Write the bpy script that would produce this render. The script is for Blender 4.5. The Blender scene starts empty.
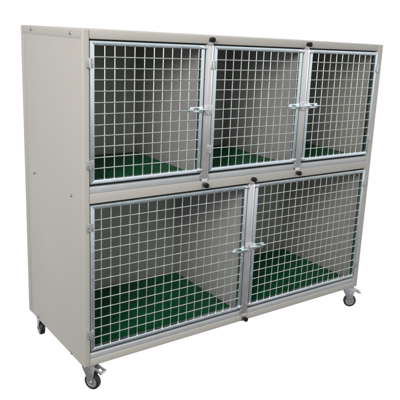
import bpy, bmesh, math, random
from mathutils import Vector, Matrix
random.seed(7)
scene = bpy.context.scene
COL = scene.collection

# ------------------------------------------------------------------ materials
def mat(name, color, rough=.5, metal=0.0, bump=0.0, bscale=200.0, vary=0.0, vscale=6.0, spec=.5, rvary=0.0, coat=0.0):
    m = bpy.data.materials.new(name); m.use_nodes = True
    nt = m.node_tree; b = nt.nodes['Principled BSDF']
    b.inputs['Base Color'].default_value = (*color, 1)
    b.inputs['Roughness'].default_value = rough
    b.inputs['Metallic'].default_value = metal
    b.inputs['Specular IOR Level'].default_value = spec
    b.inputs['Coat Weight'].default_value = coat
    tc = nt.nodes.new('ShaderNodeTexCoord')
    if vary or rvary:
        n = nt.nodes.new('ShaderNodeTexNoise'); n.inputs['Scale'].default_value = vscale
        n.inputs['Detail'].default_value = 5; n.inputs['Roughness'].default_value = .6
        nt.links.new(tc.outputs['Object'], n.inputs['Vector'])
        if vary:
            r = nt.nodes.new('ShaderNodeMix'); r.data_type = 'RGBA'
            r.inputs[6].default_value = (*[c*(1-vary) for c in color], 1)
            r.inputs[7].default_value = (*[min(1, c*(1+vary)) for c in color], 1)
            nt.links.new(n.outputs['Fac'], r.inputs[0]); nt.links.new(r.outputs[2], b.inputs['Base Color'])
        if rvary:
            q = nt.nodes.new('ShaderNodeMapRange')
            q.inputs['From Min'].default_value = .3; q.inputs['From Max'].default_value = .7
            q.inputs['To Min'].default_value = max(.03, rough-rvary); q.inputs['To Max'].default_value = rough+rvary
            nt.links.new(n.outputs['Fac'], q.inputs['Value']); nt.links.new(q.outputs[0], b.inputs['Roughness'])
    if bump:
        n2 = nt.nodes.new('ShaderNodeTexNoise'); n2.inputs['Scale'].default_value = bscale
        n2.inputs['Detail'].default_value = 3
        bp = nt.nodes.new('ShaderNodeBump'); bp.inputs['Strength'].default_value = bump
        bp.inputs['Distance'].default_value = .002
        nt.links.new(tc.outputs['Object'], n2.inputs['Vector'])
        nt.links.new(n2.outputs['Fac'], bp.inputs['Height']); nt.links.new(bp.outputs['Normal'], b.inputs['Normal'])
    return m

def weather(m, amp=.004, scale=2.2):
    nt = m.node_tree; b = nt.nodes['Principled BSDF']
    tc = nt.nodes.new('ShaderNodeTexCoord')
    n = nt.nodes.new('ShaderNodeTexNoise'); n.inputs['Scale'].default_value = scale; n.inputs['Detail'].default_value = 1
    nt.links.new(tc.outputs['Object'], n.inputs['Vector'])
    bp = nt.nodes.new('ShaderNodeBump'); bp.inputs['Strength'].default_value = .6; bp.inputs['Distance'].default_value = amp
    nt.links.new(n.outputs['Fac'], bp.inputs['Height'])
    old = [l.from_node for l in nt.links if l.to_socket == b.inputs['Normal']]
    if old: nt.links.new(bp.outputs['Normal'], old[0].inputs['Normal'])
    else: nt.links.new(bp.outputs['Normal'], b.inputs['Normal'])
    # faint rubbed streaks
    mp = nt.nodes.new('ShaderNodeMapping'); mp.inputs['Scale'].default_value = (30, 30, 3)
    s2 = nt.nodes.new('ShaderNodeTexNoise'); s2.inputs['Scale'].default_value = 1.4; s2.inputs['Detail'].default_value = 6
    nt.links.new(tc.outputs['Object'], mp.inputs[0]); nt.links.new(mp.outputs[0], s2.inputs['Vector'])
    rr = nt.nodes.new('ShaderNodeMapRange'); rr.inputs['From Min'].default_value = .62; rr.inputs['From Max'].default_value = .80
    rr.inputs['To Min'].default_value = 0; rr.inputs['To Max'].default_value = .08
    nt.links.new(s2.outputs['Fac'], rr.inputs['Value'])
    src = [l.from_socket for l in nt.links if l.to_socket == b.inputs['Base Color']]
    mx = nt.nodes.new('ShaderNodeMix'); mx.data_type = 'RGBA'; mx.inputs[7].default_value = (.20, .19, .17, 1)
    if src: nt.links.new(src[0], mx.inputs[6])
    else: mx.inputs[6].default_value = b.inputs['Base Color'].default_value
    nt.links.new(rr.outputs[0], mx.inputs[0]); nt.links.new(mx.outputs[2], b.inputs['Base Color'])

def spangle(name, color, rough, mot=.10):
    """zinc-coated steel: crystalline spangle that changes tone and gloss from grain to grain"""
    m = mat(name, color, rough, 1.0)
    nt = m.node_tree; b = nt.nodes['Principled BSDF']
    tc = nt.nodes.new('ShaderNodeTexCoord')
    v = nt.nodes.new('ShaderNodeTexVoronoi'); v.inputs['Scale'].default_value = 90
    n = nt.nodes.new('ShaderNodeTexNoise'); n.inputs['Scale'].default_value = 14; n.inputs['Detail'].default_value = 6
    nt.links.new(tc.outputs['Object'], v.inputs['Vector']); nt.links.new(tc.outputs['Object'], n.inputs['Vector'])
    sp = nt.nodes.new('ShaderNodeSeparateColor'); nt.links.new(v.outputs['Color'], sp.inputs[0])
    a = nt.nodes.new('ShaderNodeMath'); a.operation = 'MULTIPLY_ADD'; a.inputs[1].default_value = .45
    nt.links.new(sp.outputs[0], a.inputs[0]); nt.links.new(n.outputs['Fac'], a.inputs[2])
    r = nt.nodes.new('ShaderNodeMix'); r.data_type = 'RGBA'
    r.inputs[6].default_value = (*[c*(1-mot) for c in color], 1); r.inputs[7].default_value = (*[min(1, c*(1+mot*.6)) for c in color], 1)
    nt.links.new(a.outputs[0], r.inputs[0]); nt.links.new(r.outputs[2], b.inputs['Base Color'])
    q = nt.nodes.new('ShaderNodeMapRange'); q.inputs['From Max'].default_value = 1.2
    q.inputs['To Min'].default_value = rough-.1; q.inputs['To Max'].default_value = rough+.14
    nt.links.new(a.outputs[0], q.inputs['Value']); nt.links.new(q.outputs[0], b.inputs['Roughness'])
    return m

PAINT = mat('cabinet_paint', (.425, .408, .376), .42, bump=.10, bscale=420, vary=.035, vscale=3.0, rvary=.05)
BACK  = mat('back_sheet_shaded', (.350, .365, .325), .5, bump=.10, bscale=420, vary=.05, vscale=3.0)  # darker, greener than the partitions: interior shade put into the colour
LINER = mat('liner_paint', (.46, .45, .45), .5, bump=.10, bscale=420, vary=.04, vscale=4.0)
ZINC  = spangle('galvanised_steel', (.60, .61, .62), .42)
FRAME = spangle('zinc_tube', (.80, .895, .935), .30, .06)
BOLT  = mat('dull_screw_steel', (.22, .22, .22), .4, 1.0)
WIRE  = mat('welded_wire', (.66, .71, .68), .42, 1.0, vary=.28, vscale=22, rvary=.10)
BRIGHT= mat('polished_steel', (.80, .81, .80), .22, 1.0, rvary=.08, vscale=60)
ALU   = mat('brushed_aluminium', (.76, .75, .755), .40, .9, vary=.08, vscale=12, rvary=.07)
for _m in (PAINT, LINER, BACK): weather(_m)
SILL  = mat('satin_sill_metal', (.56, .58, .59), .5, .55, vary=.05, vscale=20, rvary=.05)
TRAY_SHADE  = mat('tray_shade', (.030, .034, .031), .55, vary=.2, vscale=9)  # near-black: shade behind and beside the mats put into the colour
BLACK = mat('black_plastic', (.004, .004, .005), .30, spec=.3)
GAP_SHADE  = mat('gap_shade_black', (.010, .010, .012), .7)  # black for the added strips that stand in for door gap shade
RUBBER= mat('grey_rubber', (.014, .014, .015), .45, bump=.1, bscale=300)
CORE  = mat('grey_wheel_core', (.42, .44, .46), .3, .6)
GREEN = mat('green_plastic', (.003, .108, .040), .26, bump=.3, bscale=160, vary=.7, vscale=14, rvary=.08)

# ------------------------------------------------------------------ mesh helpers
def bx(bm, x0, x1, y0, y1, z0, z1, bev=0.0, seg=2):
    r = bmesh.ops.create_cube(bm, size=1)
    vs = r['verts']
    for v in vs:
        v.co = Vector(((x0+x1)/2+v.co.x*(x1-x0), (y0+y1)/2+v.co.y*(y1-y0), (z0+z1)/2+v.co.z*(z1-z0)))
    if bev:
        es = list({e for v in vs for e in v.link_edges})
        bmesh.ops.bevel(bm, geom=es, offset=bev, segments=seg, affect='EDGES', profile=.5)

def cyl(bm, p0, p1, r, n=16, r2=None, bev=0.0):
    p0, p1 = Vector(p0), Vector(p1); d = p1-p0
    m = Matrix.Translation((p0+p1)/2) @ d.to_track_quat('Z', 'Y').to_matrix().to_4x4()
    g = bmesh.ops.create_cone(bm, cap_ends=True, segments=n, radius1=r, radius2=r if r2 is None else r2, depth=d.length, matrix=m)
    if bev:
        caps = {f for v in g['verts'] for f in v.link_faces if len(f.verts) == n}
        es = list({e for f in caps for e in f.edges})
        bmesh.ops.bevel(bm, geom=es, offset=bev, segments=2, affect='EDGES', profile=.5)

def prism(bm, pts, axis, a, b, bev=0.0):
    """closed outline pts extruded from a to b along axis"""
    def mk(p, t):
        return {'x': (t, p[0], p[1]), 'y': (p[0], t, p[1]), 'z': (p[0], p[1], t)}[axis]
    A = [bm.verts.new(mk(p, a)) for p in pts]; B = [bm.verts.new(mk(p, b)) for p in pts]
    fs = [bm.faces.new(A), bm.faces.new(B)]
    n = len(pts)
    for i in range(n): fs.append(bm.faces.new((A[i], A[(i+1) % n], B[(i+1) % n], B[i])))
    bmesh.ops.recalc_face_normals(bm, faces=fs)
    if bev:
        bmesh.ops.bevel(bm, geom=list({e for f in fs for e in f.edges}), offset=bev, segments=2, affect='EDGES', profile=.5)

def obj(name, bm, m, parent=None, smooth=True, label=None):
    bmesh.ops.recalc_face_normals(bm, faces=bm.faces)
    me = bpy.data.meshes.new(name); bm.to_mesh(me); bm.free()
    me.materials.append(m)
    if smooth:
        for p in me.polygons: p.use_smooth = True
        me.set_sharp_from_angle(angle=math.radians(38))
    o = bpy.data.objects.new(name, me); COL.objects.link(o)
    if parent is not None:
        o.parent = parent
        o.matrix_parent_inverse = parent_world(parent).inverted()
    if label: o['label'] = label
    return o

def parent_world(o):
    m = Matrix.Translation(o.location) if o.type == 'EMPTY' else Matrix.Identity(4)
    return m

N = bmesh.new

# ------------------------------------------------------------------ sizes (metres; front face is y = 0, cabinet base z = 0)
W, H, D = 1.8, 1.4618, .6945
XL, XR = .0298, 1.7591
Z1 = 1.4252                       # underside of the top rail
Z3, Z4 = .7972, .7537             # middle rail
Z6 = .0339                        # top of the bottom rail
SU, SL = .8265, .0605             # tops of the two steel sills
FLOOR = -.142
POSTS_U = (.6060, 1.2055); POST_L = .8990; PW = .0208
PITCH = .0453

cage = bpy.data.objects.new('cage_bank', None); COL.objects.link(cage)
cage.location = (W/2, D/2, FLOOR)
cage['label'] = 'wheeled grey steel kennel bank with five wire mesh doors in two tiers'
cage['category'] = 'animal cage'

# side panels, folded round the front corners
def screw(x, y, z, s, parent):
    bm = N()
    cyl(bm, (x, y, z), (x+s*.0032, y, z), .0072, 14, .0052)
    bx(bm, min(x+s*.0030, x+s*.0036), max(x+s*.0030, x+s*.0036), y-.0010, y+.0010, z-.004, z+.004)
    obj('screw', bm, BOLT, parent)

for side in (-1, 1):
    bm = N()
    if side < 0: x0, x1, xt = 0.0, XL, -.0012
    else:        x0, x1, xt = XR, W, W+.0012
    bx(bm, x0, x1, 0, D-.004, 0, H-.0005, .0045, 3)
    p = obj('side_panel', bm, PAINT, cage)
    o0, o1 = (xt, .002) if side < 0 else (W-.002, xt)
    # folded edge strips riding a hair proud of the sheet
    bm = N()
    bx(bm, o0, o1, .6735, D-.004, .004, H-.004, .0010)
    bx(bm, o0-.0004*(side < 0), o1+.0004*(side > 0), .6525, .6700, .004, 1.4195, .0009)
    bx(bm, o0, o1, .012, .6700, 1.4245, H-.003, .0010)
    obj('edge_strip', bm, PAINT, p)
    xs = 0.0 if side < 0 else W
    s = side
    for (y, z) in ((.556, 1.444), (.112, 1.442)): screw(xs+s*.0012, y, z, s, p)
    for (y, z) in ((.561, .771), (.119, .766), (.138, .010), (.560, .014)): screw(xs, y, z, s, p)

# top sheet with its folded front rail, floor tray, middle shelf, back
bm = N()
prism(bm, [(0, Z1), (0, H), (D-.004, H), (D-.004, H-.012), (.030, H-.012), (.030, Z1)], 'x', XL+.0006, XR-.0006, .0060)
top = obj('top_panel', bm, PAINT, cage)
bm = N(); bx(bm, XL+.0006, XR-.0006, 0, .030, Z4, Z3, .0035, 3); obj('middle_rail', bm, PAINT, cage)
bm = N(); bx(bm, XL+.0006, XR-.0006, 0, .030, 0, Z6, .0035, 3)
obj('bottom_rail', bm, PAINT, cage)
bm = N(); bx(bm, XL+.001, XR-.001, .033, D-.016, .004, .040, .001); obj('bottom_panel', bm, TRAY_SHADE, cage)
bm = N(); bx(bm, XL+.001, XR-.001, .031, D-.016, .7865, .810, .001); obj('shelf', bm, TRAY_SHADE, cage)
bm = N(); bx(bm, XL+.001, XR-.001, D-.0155, D-.0045, .004, H-.013, .0005); obj('back_panel', bm, BACK, cage)
for (x, z0, z1) in ((POSTS_U[0], .8105, H-.0125), (POSTS_U[1], .8105, H-.0125), (POST_L, .0405, .7815)):
    bm = N(); bx(bm, x-.009, x+.009, .034, D-.016, z0, z1, .0008); obj('partition', bm, LINER, cage)

# steel sills below the doors, and added black strips that darken the gaps round the doors
def segs(posts):
    xs = [XL] + [p for p in posts] + [XR]
    out = []
    for i in range(len(xs)-1):
        a = xs[i] + (PW+.002 if i else .001); b = xs[i+1] - (PW+.002 if i+1 < len(xs)-1 else .001)
        out.append((a, b))
    return out
for posts, z0, z1 in ((POSTS_U, Z3+.0006, SU), ((POST_L,), Z6+.0006, SL)):
    for a, b in segs(posts):
        bm = N()
        prism(bm, [(.0025, z0), (.0025, z1-.004), (.0065, z1), (.030, z1), (.030, z0)], 'x', a, b, .0012)
        obj('sill', bm, SILL, cage)
for posts, z0, z1 in ((POSTS_U, SU+.0005, Z1-.0005), ((POST_L,), SL+.0005, Z4-.0005)):
    for a, b in segs(posts):
        bm = N()
        bx(bm, a, b, .020, .032, z1-.011, z1); bx(bm, a, b, .020, .032, z0, z0+.009)
        bx(bm, a, a+.007, .020, .032, z0+.009, z1-.011); bx(bm, b-.007, b, .020, .032, z0+.009, z1-.011)
        obj('gap_shade_strip', bm, GAP_SHADE, cage)

# removable posts with their knobs and latch keepers
def post(x, z0, z1, zk_lo, zk_hi, zl, both):
    bm = N()
    bx(bm, x-PW, x+PW, -.0035, .019, z0, z1, .0025)
    bx(bm, x-PW*.72, x+PW*.72, -.0052, -.0008, z1-.004, zk_hi+.006, .0015)
    bx(bm, x-PW*.80, x+PW*.80, -.0052, -.0008, zk_lo-.014, z0+.004, .0015)
    bx(bm, x-PW+.001, x-PW+.0045, -.0055, -.002, z0+.002, z1-.002, .0008)
    bx(bm, x+PW-.0045, x+PW-.001, -.0055, -.002, z0+.002, z1-.002, .0008)
    bx(bm, x-.0045, x+.0045, -.0046, -.0030, z0+.002, z1-.002, .0008)
    p = obj('divider_post', bm, ALU, cage)
    for zk in (zk_lo, zk_hi):
        bm = N()
        cyl(bm, (x, -.0005, zk), (x, -.012, zk), .0085, 18)
        cyl(bm, (x, -.011, zk), (x, -.030, zk), .0125, 22, .0115, .003)
        obj('knob', bm, BLACK, p)
    bm = N()
    bx(bm, x-.0225, x+.0225, -.0110, -.0050, zl-.024, zl+.024, .002)
    for dz in (-.021, .021): cyl(bm, (x, -.0105, zl+dz*.8), (x, -.0130, zl+dz*.8), .0035, 10)
    bx(bm, x-.0215, x-.013, -.0180, -.0105, zl-.013, zl+.013, .0015)
    if both: bx(bm, x+.013, x+.0215, -.0180, -.0105, zl-.013, zl+.013, .0015)
    obj('latch_keeper', bm, ALU, p)
post(POSTS_U[0], .803, Z1-.003, .778, 1.4445, 1.131, False)
post(POSTS_U[1], .803, Z1-.003, .780, 1.4445, 1.133, True)
post(POST_L, .036, Z4-.003, .015, .776, .414, True)

# doors
def J(): return random.uniform(-.0006, .0006)
def door(x0, x1, z0, z1, vx, hz, hinge, latch_z, hinges_z):
    """x0..x1, z0..z1 outline; vx first upright wire; hz wires; hinge 'L'/'R'"""
    t = .0175
    Y0, Y1 = -.0045, .0165
    bm = N()
    # mitred square tube
    bv = .0022
    o = [(x0, z0), (x1, z0), (x1, z1), (x0, z1)]; i_ = [(x0+t, z0+t), (x1-t, z0+t), (x1-t, z1-t), (x0+t, z1-t)]
    for k in range(4):
        a, b, c, d = o[k], o[(k+1) % 4], i_[(k+1) % 4], i_[k]
        prism(bm, [a, b, c, d], 'y', Y0, Y1, bv)
    dr = obj('door', bm, FRAME, cage)
    # welded wire grid
    bm = N(); r = .0027; ym = .0030
    x = vx; px = PITCH*1.0
    while x < x1-t-.004:
        cyl(bm, (x+J(), ym+J(), z0+t-.004), (x+J(), ym+J(), z1-t+.004), r, 8); x += px
    for z in hz:
        cyl(bm, (x0+t-.004, ym-.0046, z+J()), (x1-t+.004, ym-.0046, z+J()), r, 8)
    for z in hz:
        for xx in (x0+t-.0005, x1-t+.0005):
            bmesh.ops.create_icosphere(bm, subdivisions=1, radius=random.uniform(.0034, .0048), matrix=Matrix.Translation((xx, ym-.003, z)))
    obj('wire_mesh', bm, WIRE, dr)
    # hinges
    hx = x0-.003 if hinge == 'L' else x1+.003
    s = 1 if hinge == 'L' else -1
    for z in hinges_z:
        bm = N()
        a, b = sorted((hx-s*.014, hx-s*.002)); bx(bm, a, b, -.0075, -.0008, z-.019, z+.019, .001)
        a, b = sorted((hx+s*.002, hx+s*.015)); bx(bm, a, b, -.0075, -.0046, z-.019, z+.019, .001)
        for q in range(5):
            zz = z-.0195+q*.0079
            cyl(bm, (hx, -.0085, zz), (hx, -.0085, zz+.0073), .0042, 12)
        for dz in (-.013, .013):
            cyl(bm, (hx-s*.010, -.007, z+dz), (hx-s*.010, -.0090, z+dz), .0028, 10)
            cyl(bm, (hx+s*.0095, -.007, z+dz), (hx+s*.0095, -.0090, z+dz), .0028, 10)
        obj('hinge', bm, ZINC, dr)
    # latch on the free side: slotted plate with a sliding bolt and its turned-up tip
    fx = x1 if hinge == 'L' else x0
    d = -1 if hinge == 'L' else 1           # direction from the post into the door
    def X(a): return fx + d*a
    bm = N()
    def B(a, b, y0, y1, z0_, z1_, bv_=.001):
        p, q = sorted((X(a), X(b))); bx(bm, p, q, y0, y1, z0_, z1_, bv_)
    zc = latch_z
    B(.000, .020, -.0090, -.0046, zc-.016, zc+.016)
    B(.018, .072, -.0090, -.0055, zc+.005, zc+.0135)
    B(.018, .072, -.0090, -.0055, zc-.0135, zc-.005)
    B(.050, .074, -.0092, -.0057, zc-.0125, zc+.0125)
    cyl(bm, (X(-.018), -.0145, zc), (X(.026), -.0145, zc), .0045, 12)
    cyl(bm, (X(.060), -.0125, zc), (X(.084), -.0125, zc), .0045, 12, None, .0012)
    B(.008, .016, -.0170, -.0085, zc-.010, zc+.010)
    obj('latch', bm, FRAME, dr)
    for z in (z0+.012, z1-.010):
        bm = N()
        a, b = sorted((X(-.010), X(.018))); bx(bm, a, b, -.0095, -.0040, z-.0075, z+.0075, .002)
        cyl(bm, (X(.008), -.0090, z), (X(.008), -.0125, z), .0042, 12)
        obj('corner_bolt', bm, BRIGHT, dr)
    return dr
ZU0, ZU1 = .8390, 1.4190
hu = [1.3574-PITCH*k for k in range(11)]
ZL0, ZL1 = .0745, .7465
hl = [.1385+PITCH*k for k in range(13)]
door(XL+.0022, POSTS_U[0]-PW-.0075, ZU0, ZU1, .0965, hu, 'L', 1.134, (1.333, .922))
door(POSTS_U[0]+PW+.0035, POSTS_U[1]-PW-.0070, ZU0, ZU1, .7005, hu, 'L', 1.133, (1.333, .947))
door(POSTS_U[1]+PW+.0055, XR-.0025, ZU0, ZU1, 1.297, hu, 'R', 1.134, (1.330, .935))
door(XL+.0022, POST_L-PW-.0070, ZL0, ZL1, .0830, hl, 'L', .408, (.653, .157))
door(POST_L+PW+.0055, XR-.0025, ZL0, ZL1, .9900, hl, 'R', .414, (.662, .157))

# castors
def castor(x, y, heading, brake=True):
    """heading: direction the wheel trails in, radians in plan"""
    R, zc = .039, FLOOR+.039
    h = Vector((math.cos(heading), math.sin(heading), 0)); n = Vector((-h.y, h.x, 0)); up = Vector((0, 0, 1))
    c = Vector((x, y, 0)) + h*.022 + up*zc
    M = Matrix((( h.x, n.x, 0, c.x), (h.y, n.y, 0, c.y), (0, 0, 1, c.z), (0, 0, 0, 1)))   # local x = heading, y = axle
    # fork
    bm = N()
    top_z = -zc
    for s in (-1, 1):
        pts = [(-.052, top_z-.012), (.020, top_z-.012), (.022, top_z-.034), (.011, .004), (.009, -.008), (.003, -.012), (-.005, -.010), (-.012, .002), (-.046, top_z-.036)]
        a, b = sorted((s*.0155, s*.0190))
        prism(bm, pts, 'y', a, b, .0006)
    bx(bm, -.052, .020, -.0190, .0190, top_z-.016, top_z-.0115, .001)
    cyl(bm, (-.022, 0, top_z-.012), (-.022, 0, top_z-.004), .027, 24, .023)
    bx(bm, -.022-.032, -.022+.032, -.030, .030, top_z-.0042, top_z-.0004, .001)
    cyl(bm, (0, -.0225, 0), (0, .0225, 0), .0055, 6)
    bmesh.ops.transform(bm, matrix=M, verts=bm.verts)
    f = obj('castor', bm, ZINC, cage)
    # tyre + core
    def ring(r0, r1, w, m, name, rnd):
        bm = N(); S = 40
        prof = [(r0, -w), (r1-rnd, -w), (r1-rnd*.3, -w+rnd*.3), (r1, -w+rnd), (r1, w-rnd), (r1-rnd*.3, w-rnd*.3), (r1-rnd, w), (r0, w)]
        rows = [[bm.verts.new((p[0]*math.cos(2*math.pi*k/S), p[1], p[0]*math.sin(2*math.pi*k/S))) for p in prof] for k in range(S)]
        for k in range(S):
            A, B_ = rows[k], rows[(k+1) % S]
            for j in range(len(prof)):
                bm.faces.new((A[j], A[(j+1) % len(prof)], B_[(j+1) % len(prof)], B_[j]))
        return bm
    bm = ring(.0285, R, .0130, None, None, .006)
    bmesh.ops.transform(bm, matrix=M, verts=bm.verts)
    w = obj('tyre', bm, RUBBER, f)
    bm = ring(.0225, .0284, .0122, None, None, .001)
    cyl(bm, (0, -.0085, 0), (0, .0085, 0), .0227, 32)
    cyl(bm, (0, -.0135, 0), (0, .0135, 0), .0100, 20)
    for k in range(5):
        a = 2*math.pi*k/5
        r_ = Matrix.Rotation(a, 4, 'Y')
        v0 = len(bm.verts)
        g = N(); bx(g, .008, .026, -.0110, .0110, -.0022, .0022, .0006)
        bmesh.ops.transform(g, matrix=r_, verts=g.verts)
        tmp = bpy.data.meshes.new('tmp'); g.to_mesh(tmp); g.free(); bm.from_mesh(tmp); bpy.data.meshes.remove(tmp)
    bmesh.ops.transform(bm, matrix=M, verts=bm.verts)
    obj('wheel_core', bm, CORE, f)
    if brake:
        bm = N()
        zt = top_z-.038
        pts = [(-.010, zt+.014), (.030, zt+.014), (.048, zt+.005), (.060, zt+.001), (.061, zt-.009), (.046, zt-.008), (.028, zt+.001), (-.010, zt+.001)]
        prism(bm, pts, 'y', -.0165, -.0130, .0008); prism(bm, pts, 'y', .0130, .0165, .0008)
        cyl(bm, (.0560, -.020, zt-.004), (.0560, .020, zt-.004), .0062, 16, None, .0015)
        bx(bm, .004, .040, -.0129, .0129, zt+.006, zt+.0105, .001)
        bmesh.ops.transform(bm, matrix=M, verts=bm.verts)
        obj('brake_pedal', bm, ZINC, f)
castor(.050, .062, math.radians(-62))
castor(1.764, .044, math.radians(-36))
castor(.050, .645, math.radians(83), False)
castor(1.745, .640, math.radians(80), False)

# ------------------------------------------------------------------ loose mats
def cage_mat(x0, x1, z, label):
    dx = random.uniform(-.002, .002); x0 += dx + .002; x1 += dx - .002
    y0, y1 = .045, D-(.085 if z > .5 else .050)
    bm = N()
    bx(bm, x0, x1, y0, y1, z+.0006, z+.006, .001)
    step = .0125; w = .0034
    n = int((x1-x0-.008)/step); s = (x1-x0-.008)/n
    for k in range(n+1):
        x = x0+.004+k*s; bx(bm, x-w/2, x+w/2, y0+.001, y1-.001, z+.0058, z+.0125)
    n = int((y1-y0-.008)/step); s = (y1-y0-.008)/n
    for k in range(n+1):
        y = y0+.004+k*s; bx(bm, x0+.001, x1-.001, y-w/2, y+w/2, z+.0056, z+.0120)
    me_o = obj('cage_mat', bm, GREEN, None, False)
    me_o['label'] = label; me_o['category'] = 'mat'; me_o['group'] = 'green mats inside the cages'; me_o['kind'] = 'thing'
zu, zl = .810, .040
cage_mat(XL+.006, POSTS_U[0]-.022, zu, 'dark green mat on the shelf behind the leftmost of the three small upper doors')
cage_mat(POSTS_U[0]+.014, POSTS_U[1]-.028, zu, 'dark green mat on the shelf behind the middle of the three small upper doors')
cage_mat(POSTS_U[1]+.014, XR-.020, zu, 'dark green mat on the shelf behind the rightmost of the three small upper doors')
cage_mat(XL+.006, POST_L-.018, zl, 'wide green mat in the bottom tier behind the left large mesh door')
cage_mat(POST_L+.014, XR-.012, zl, 'wide green mat in the bottom tier behind the right large mesh door')
#FLOORHERE

# ------------------------------------------------------------------ light: plain white world with an added surround, one soft lamp
BACK0, BACK1 = .22, .55
UNSEEN_ROOM = ((0, (.07,.07,.07)), (.34, (.18,.18,.185)), (.50, (.84,.85,.87)), (.75, (.96,.96,.96)), (1, (1.0,1.0,1.0)))
world = bpy.data.worlds.new('World'); scene.world = world; world.use_nodes = True
wt = world.node_tree; bg = wt.nodes['Background']
bg.inputs[1].default_value = 1.0
def wn(t, **k):
    n = wt.nodes.new(t)
    for a, v in k.items(): setattr(n, a, v)
    return n
# plain white beyond the cages, an added dimmer room behind the photographer, graded upwards for shading
tc = wn('ShaderNodeTexCoord')
dot = wn('ShaderNodeVectorMath', operation='DOT_PRODUCT'); dot.inputs[1].default_value = (.585, .811, 0)
wt.links.new(tc.outputs['Generated'], dot.inputs[0])
fac = wn('ShaderNodeMapRange', interpolation_type='SMOOTHSTEP')
fac.inputs['From Min'].default_value = BACK0; fac.inputs['From Max'].default_value = BACK1
wt.links.new(dot.outputs['Value'], fac.inputs['Value'])
sx = wn('ShaderNodeSeparateXYZ'); wt.links.new(tc.outputs['Generated'], sx.inputs[0])
up = wn('ShaderNodeMapRange'); up.inputs['From Min'].default_value = -1; up.inputs['From Max'].default_value = 1
wt.links.new(sx.outputs['Z'], up.inputs['Value'])
unseen_room = wn('ShaderNodeValToRGB'); cr = unseen_room.color_ramp; cr.interpolation = 'EASE'
for i, (p, c) in enumerate(UNSEEN_ROOM):
    e = cr.elements[i] if i < 2 else cr.elements.new(p)
    e.position = p; e.color = (*c, 1)
wt.links.new(up.outputs[0], unseen_room.inputs[0])
mx = wn('ShaderNodeMix', data_type='RGBA'); mx.inputs[7].default_value = (1.02, 1.02, 1.02, 1)
wt.links.new(fac.outputs[0], mx.inputs[0]); wt.links.new(unseen_room.outputs[0], mx.inputs[6]); wt.links.new(mx.outputs[2], bg.inputs[0])

def lamp(name, loc, target, size, power, color=(1, 1, 1), size_y=None):
    l = bpy.data.lights.new(name, 'AREA'); l.energy = power; l.color = color
    l.shape = 'RECTANGLE'; l.size = size; l.size_y = size_y or size
    o = bpy.data.objects.new(name, l); COL.objects.link(o)
    o.location = loc
    o.rotation_euler = (Vector(target)-Vector(loc)).to_track_quat('-Z', 'Y').to_euler()
    return o
lamp('softbox', (-2.5, -2.5, 2.7), (.7, .3, .9), 1.5, 124, (1.0, .975, .94))

# ------------------------------------------------------------------ camera (solved from the photograph's vanishing points)
cd = bpy.data.cameras.new('camera'); cam = bpy.data.objects.new('camera', cd); COL.objects.link(cam)
cam.location = (-1.0170106, -2.2966375, 1.4763497)
cam.rotation_euler = (1.32342984, -.05531969, -.65695915)
cd.sensor_width = 36; cd.lens = 612.04/400*36
cd.shift_x = -.0922; cd.shift_y = -.0292
cd.clip_start = .05; cd.clip_end = 200
scene.camera = cam
vs = scene.view_settings
vs.view_transform = 'Standard'; vs.look = 'None'; vs.exposure = 0; vs.gamma = 1
scene.render.resolution_x = scene.render.resolution_y = 1024
scene.cycles.max_bounces = 10; scene.cycles.diffuse_bounces = 6
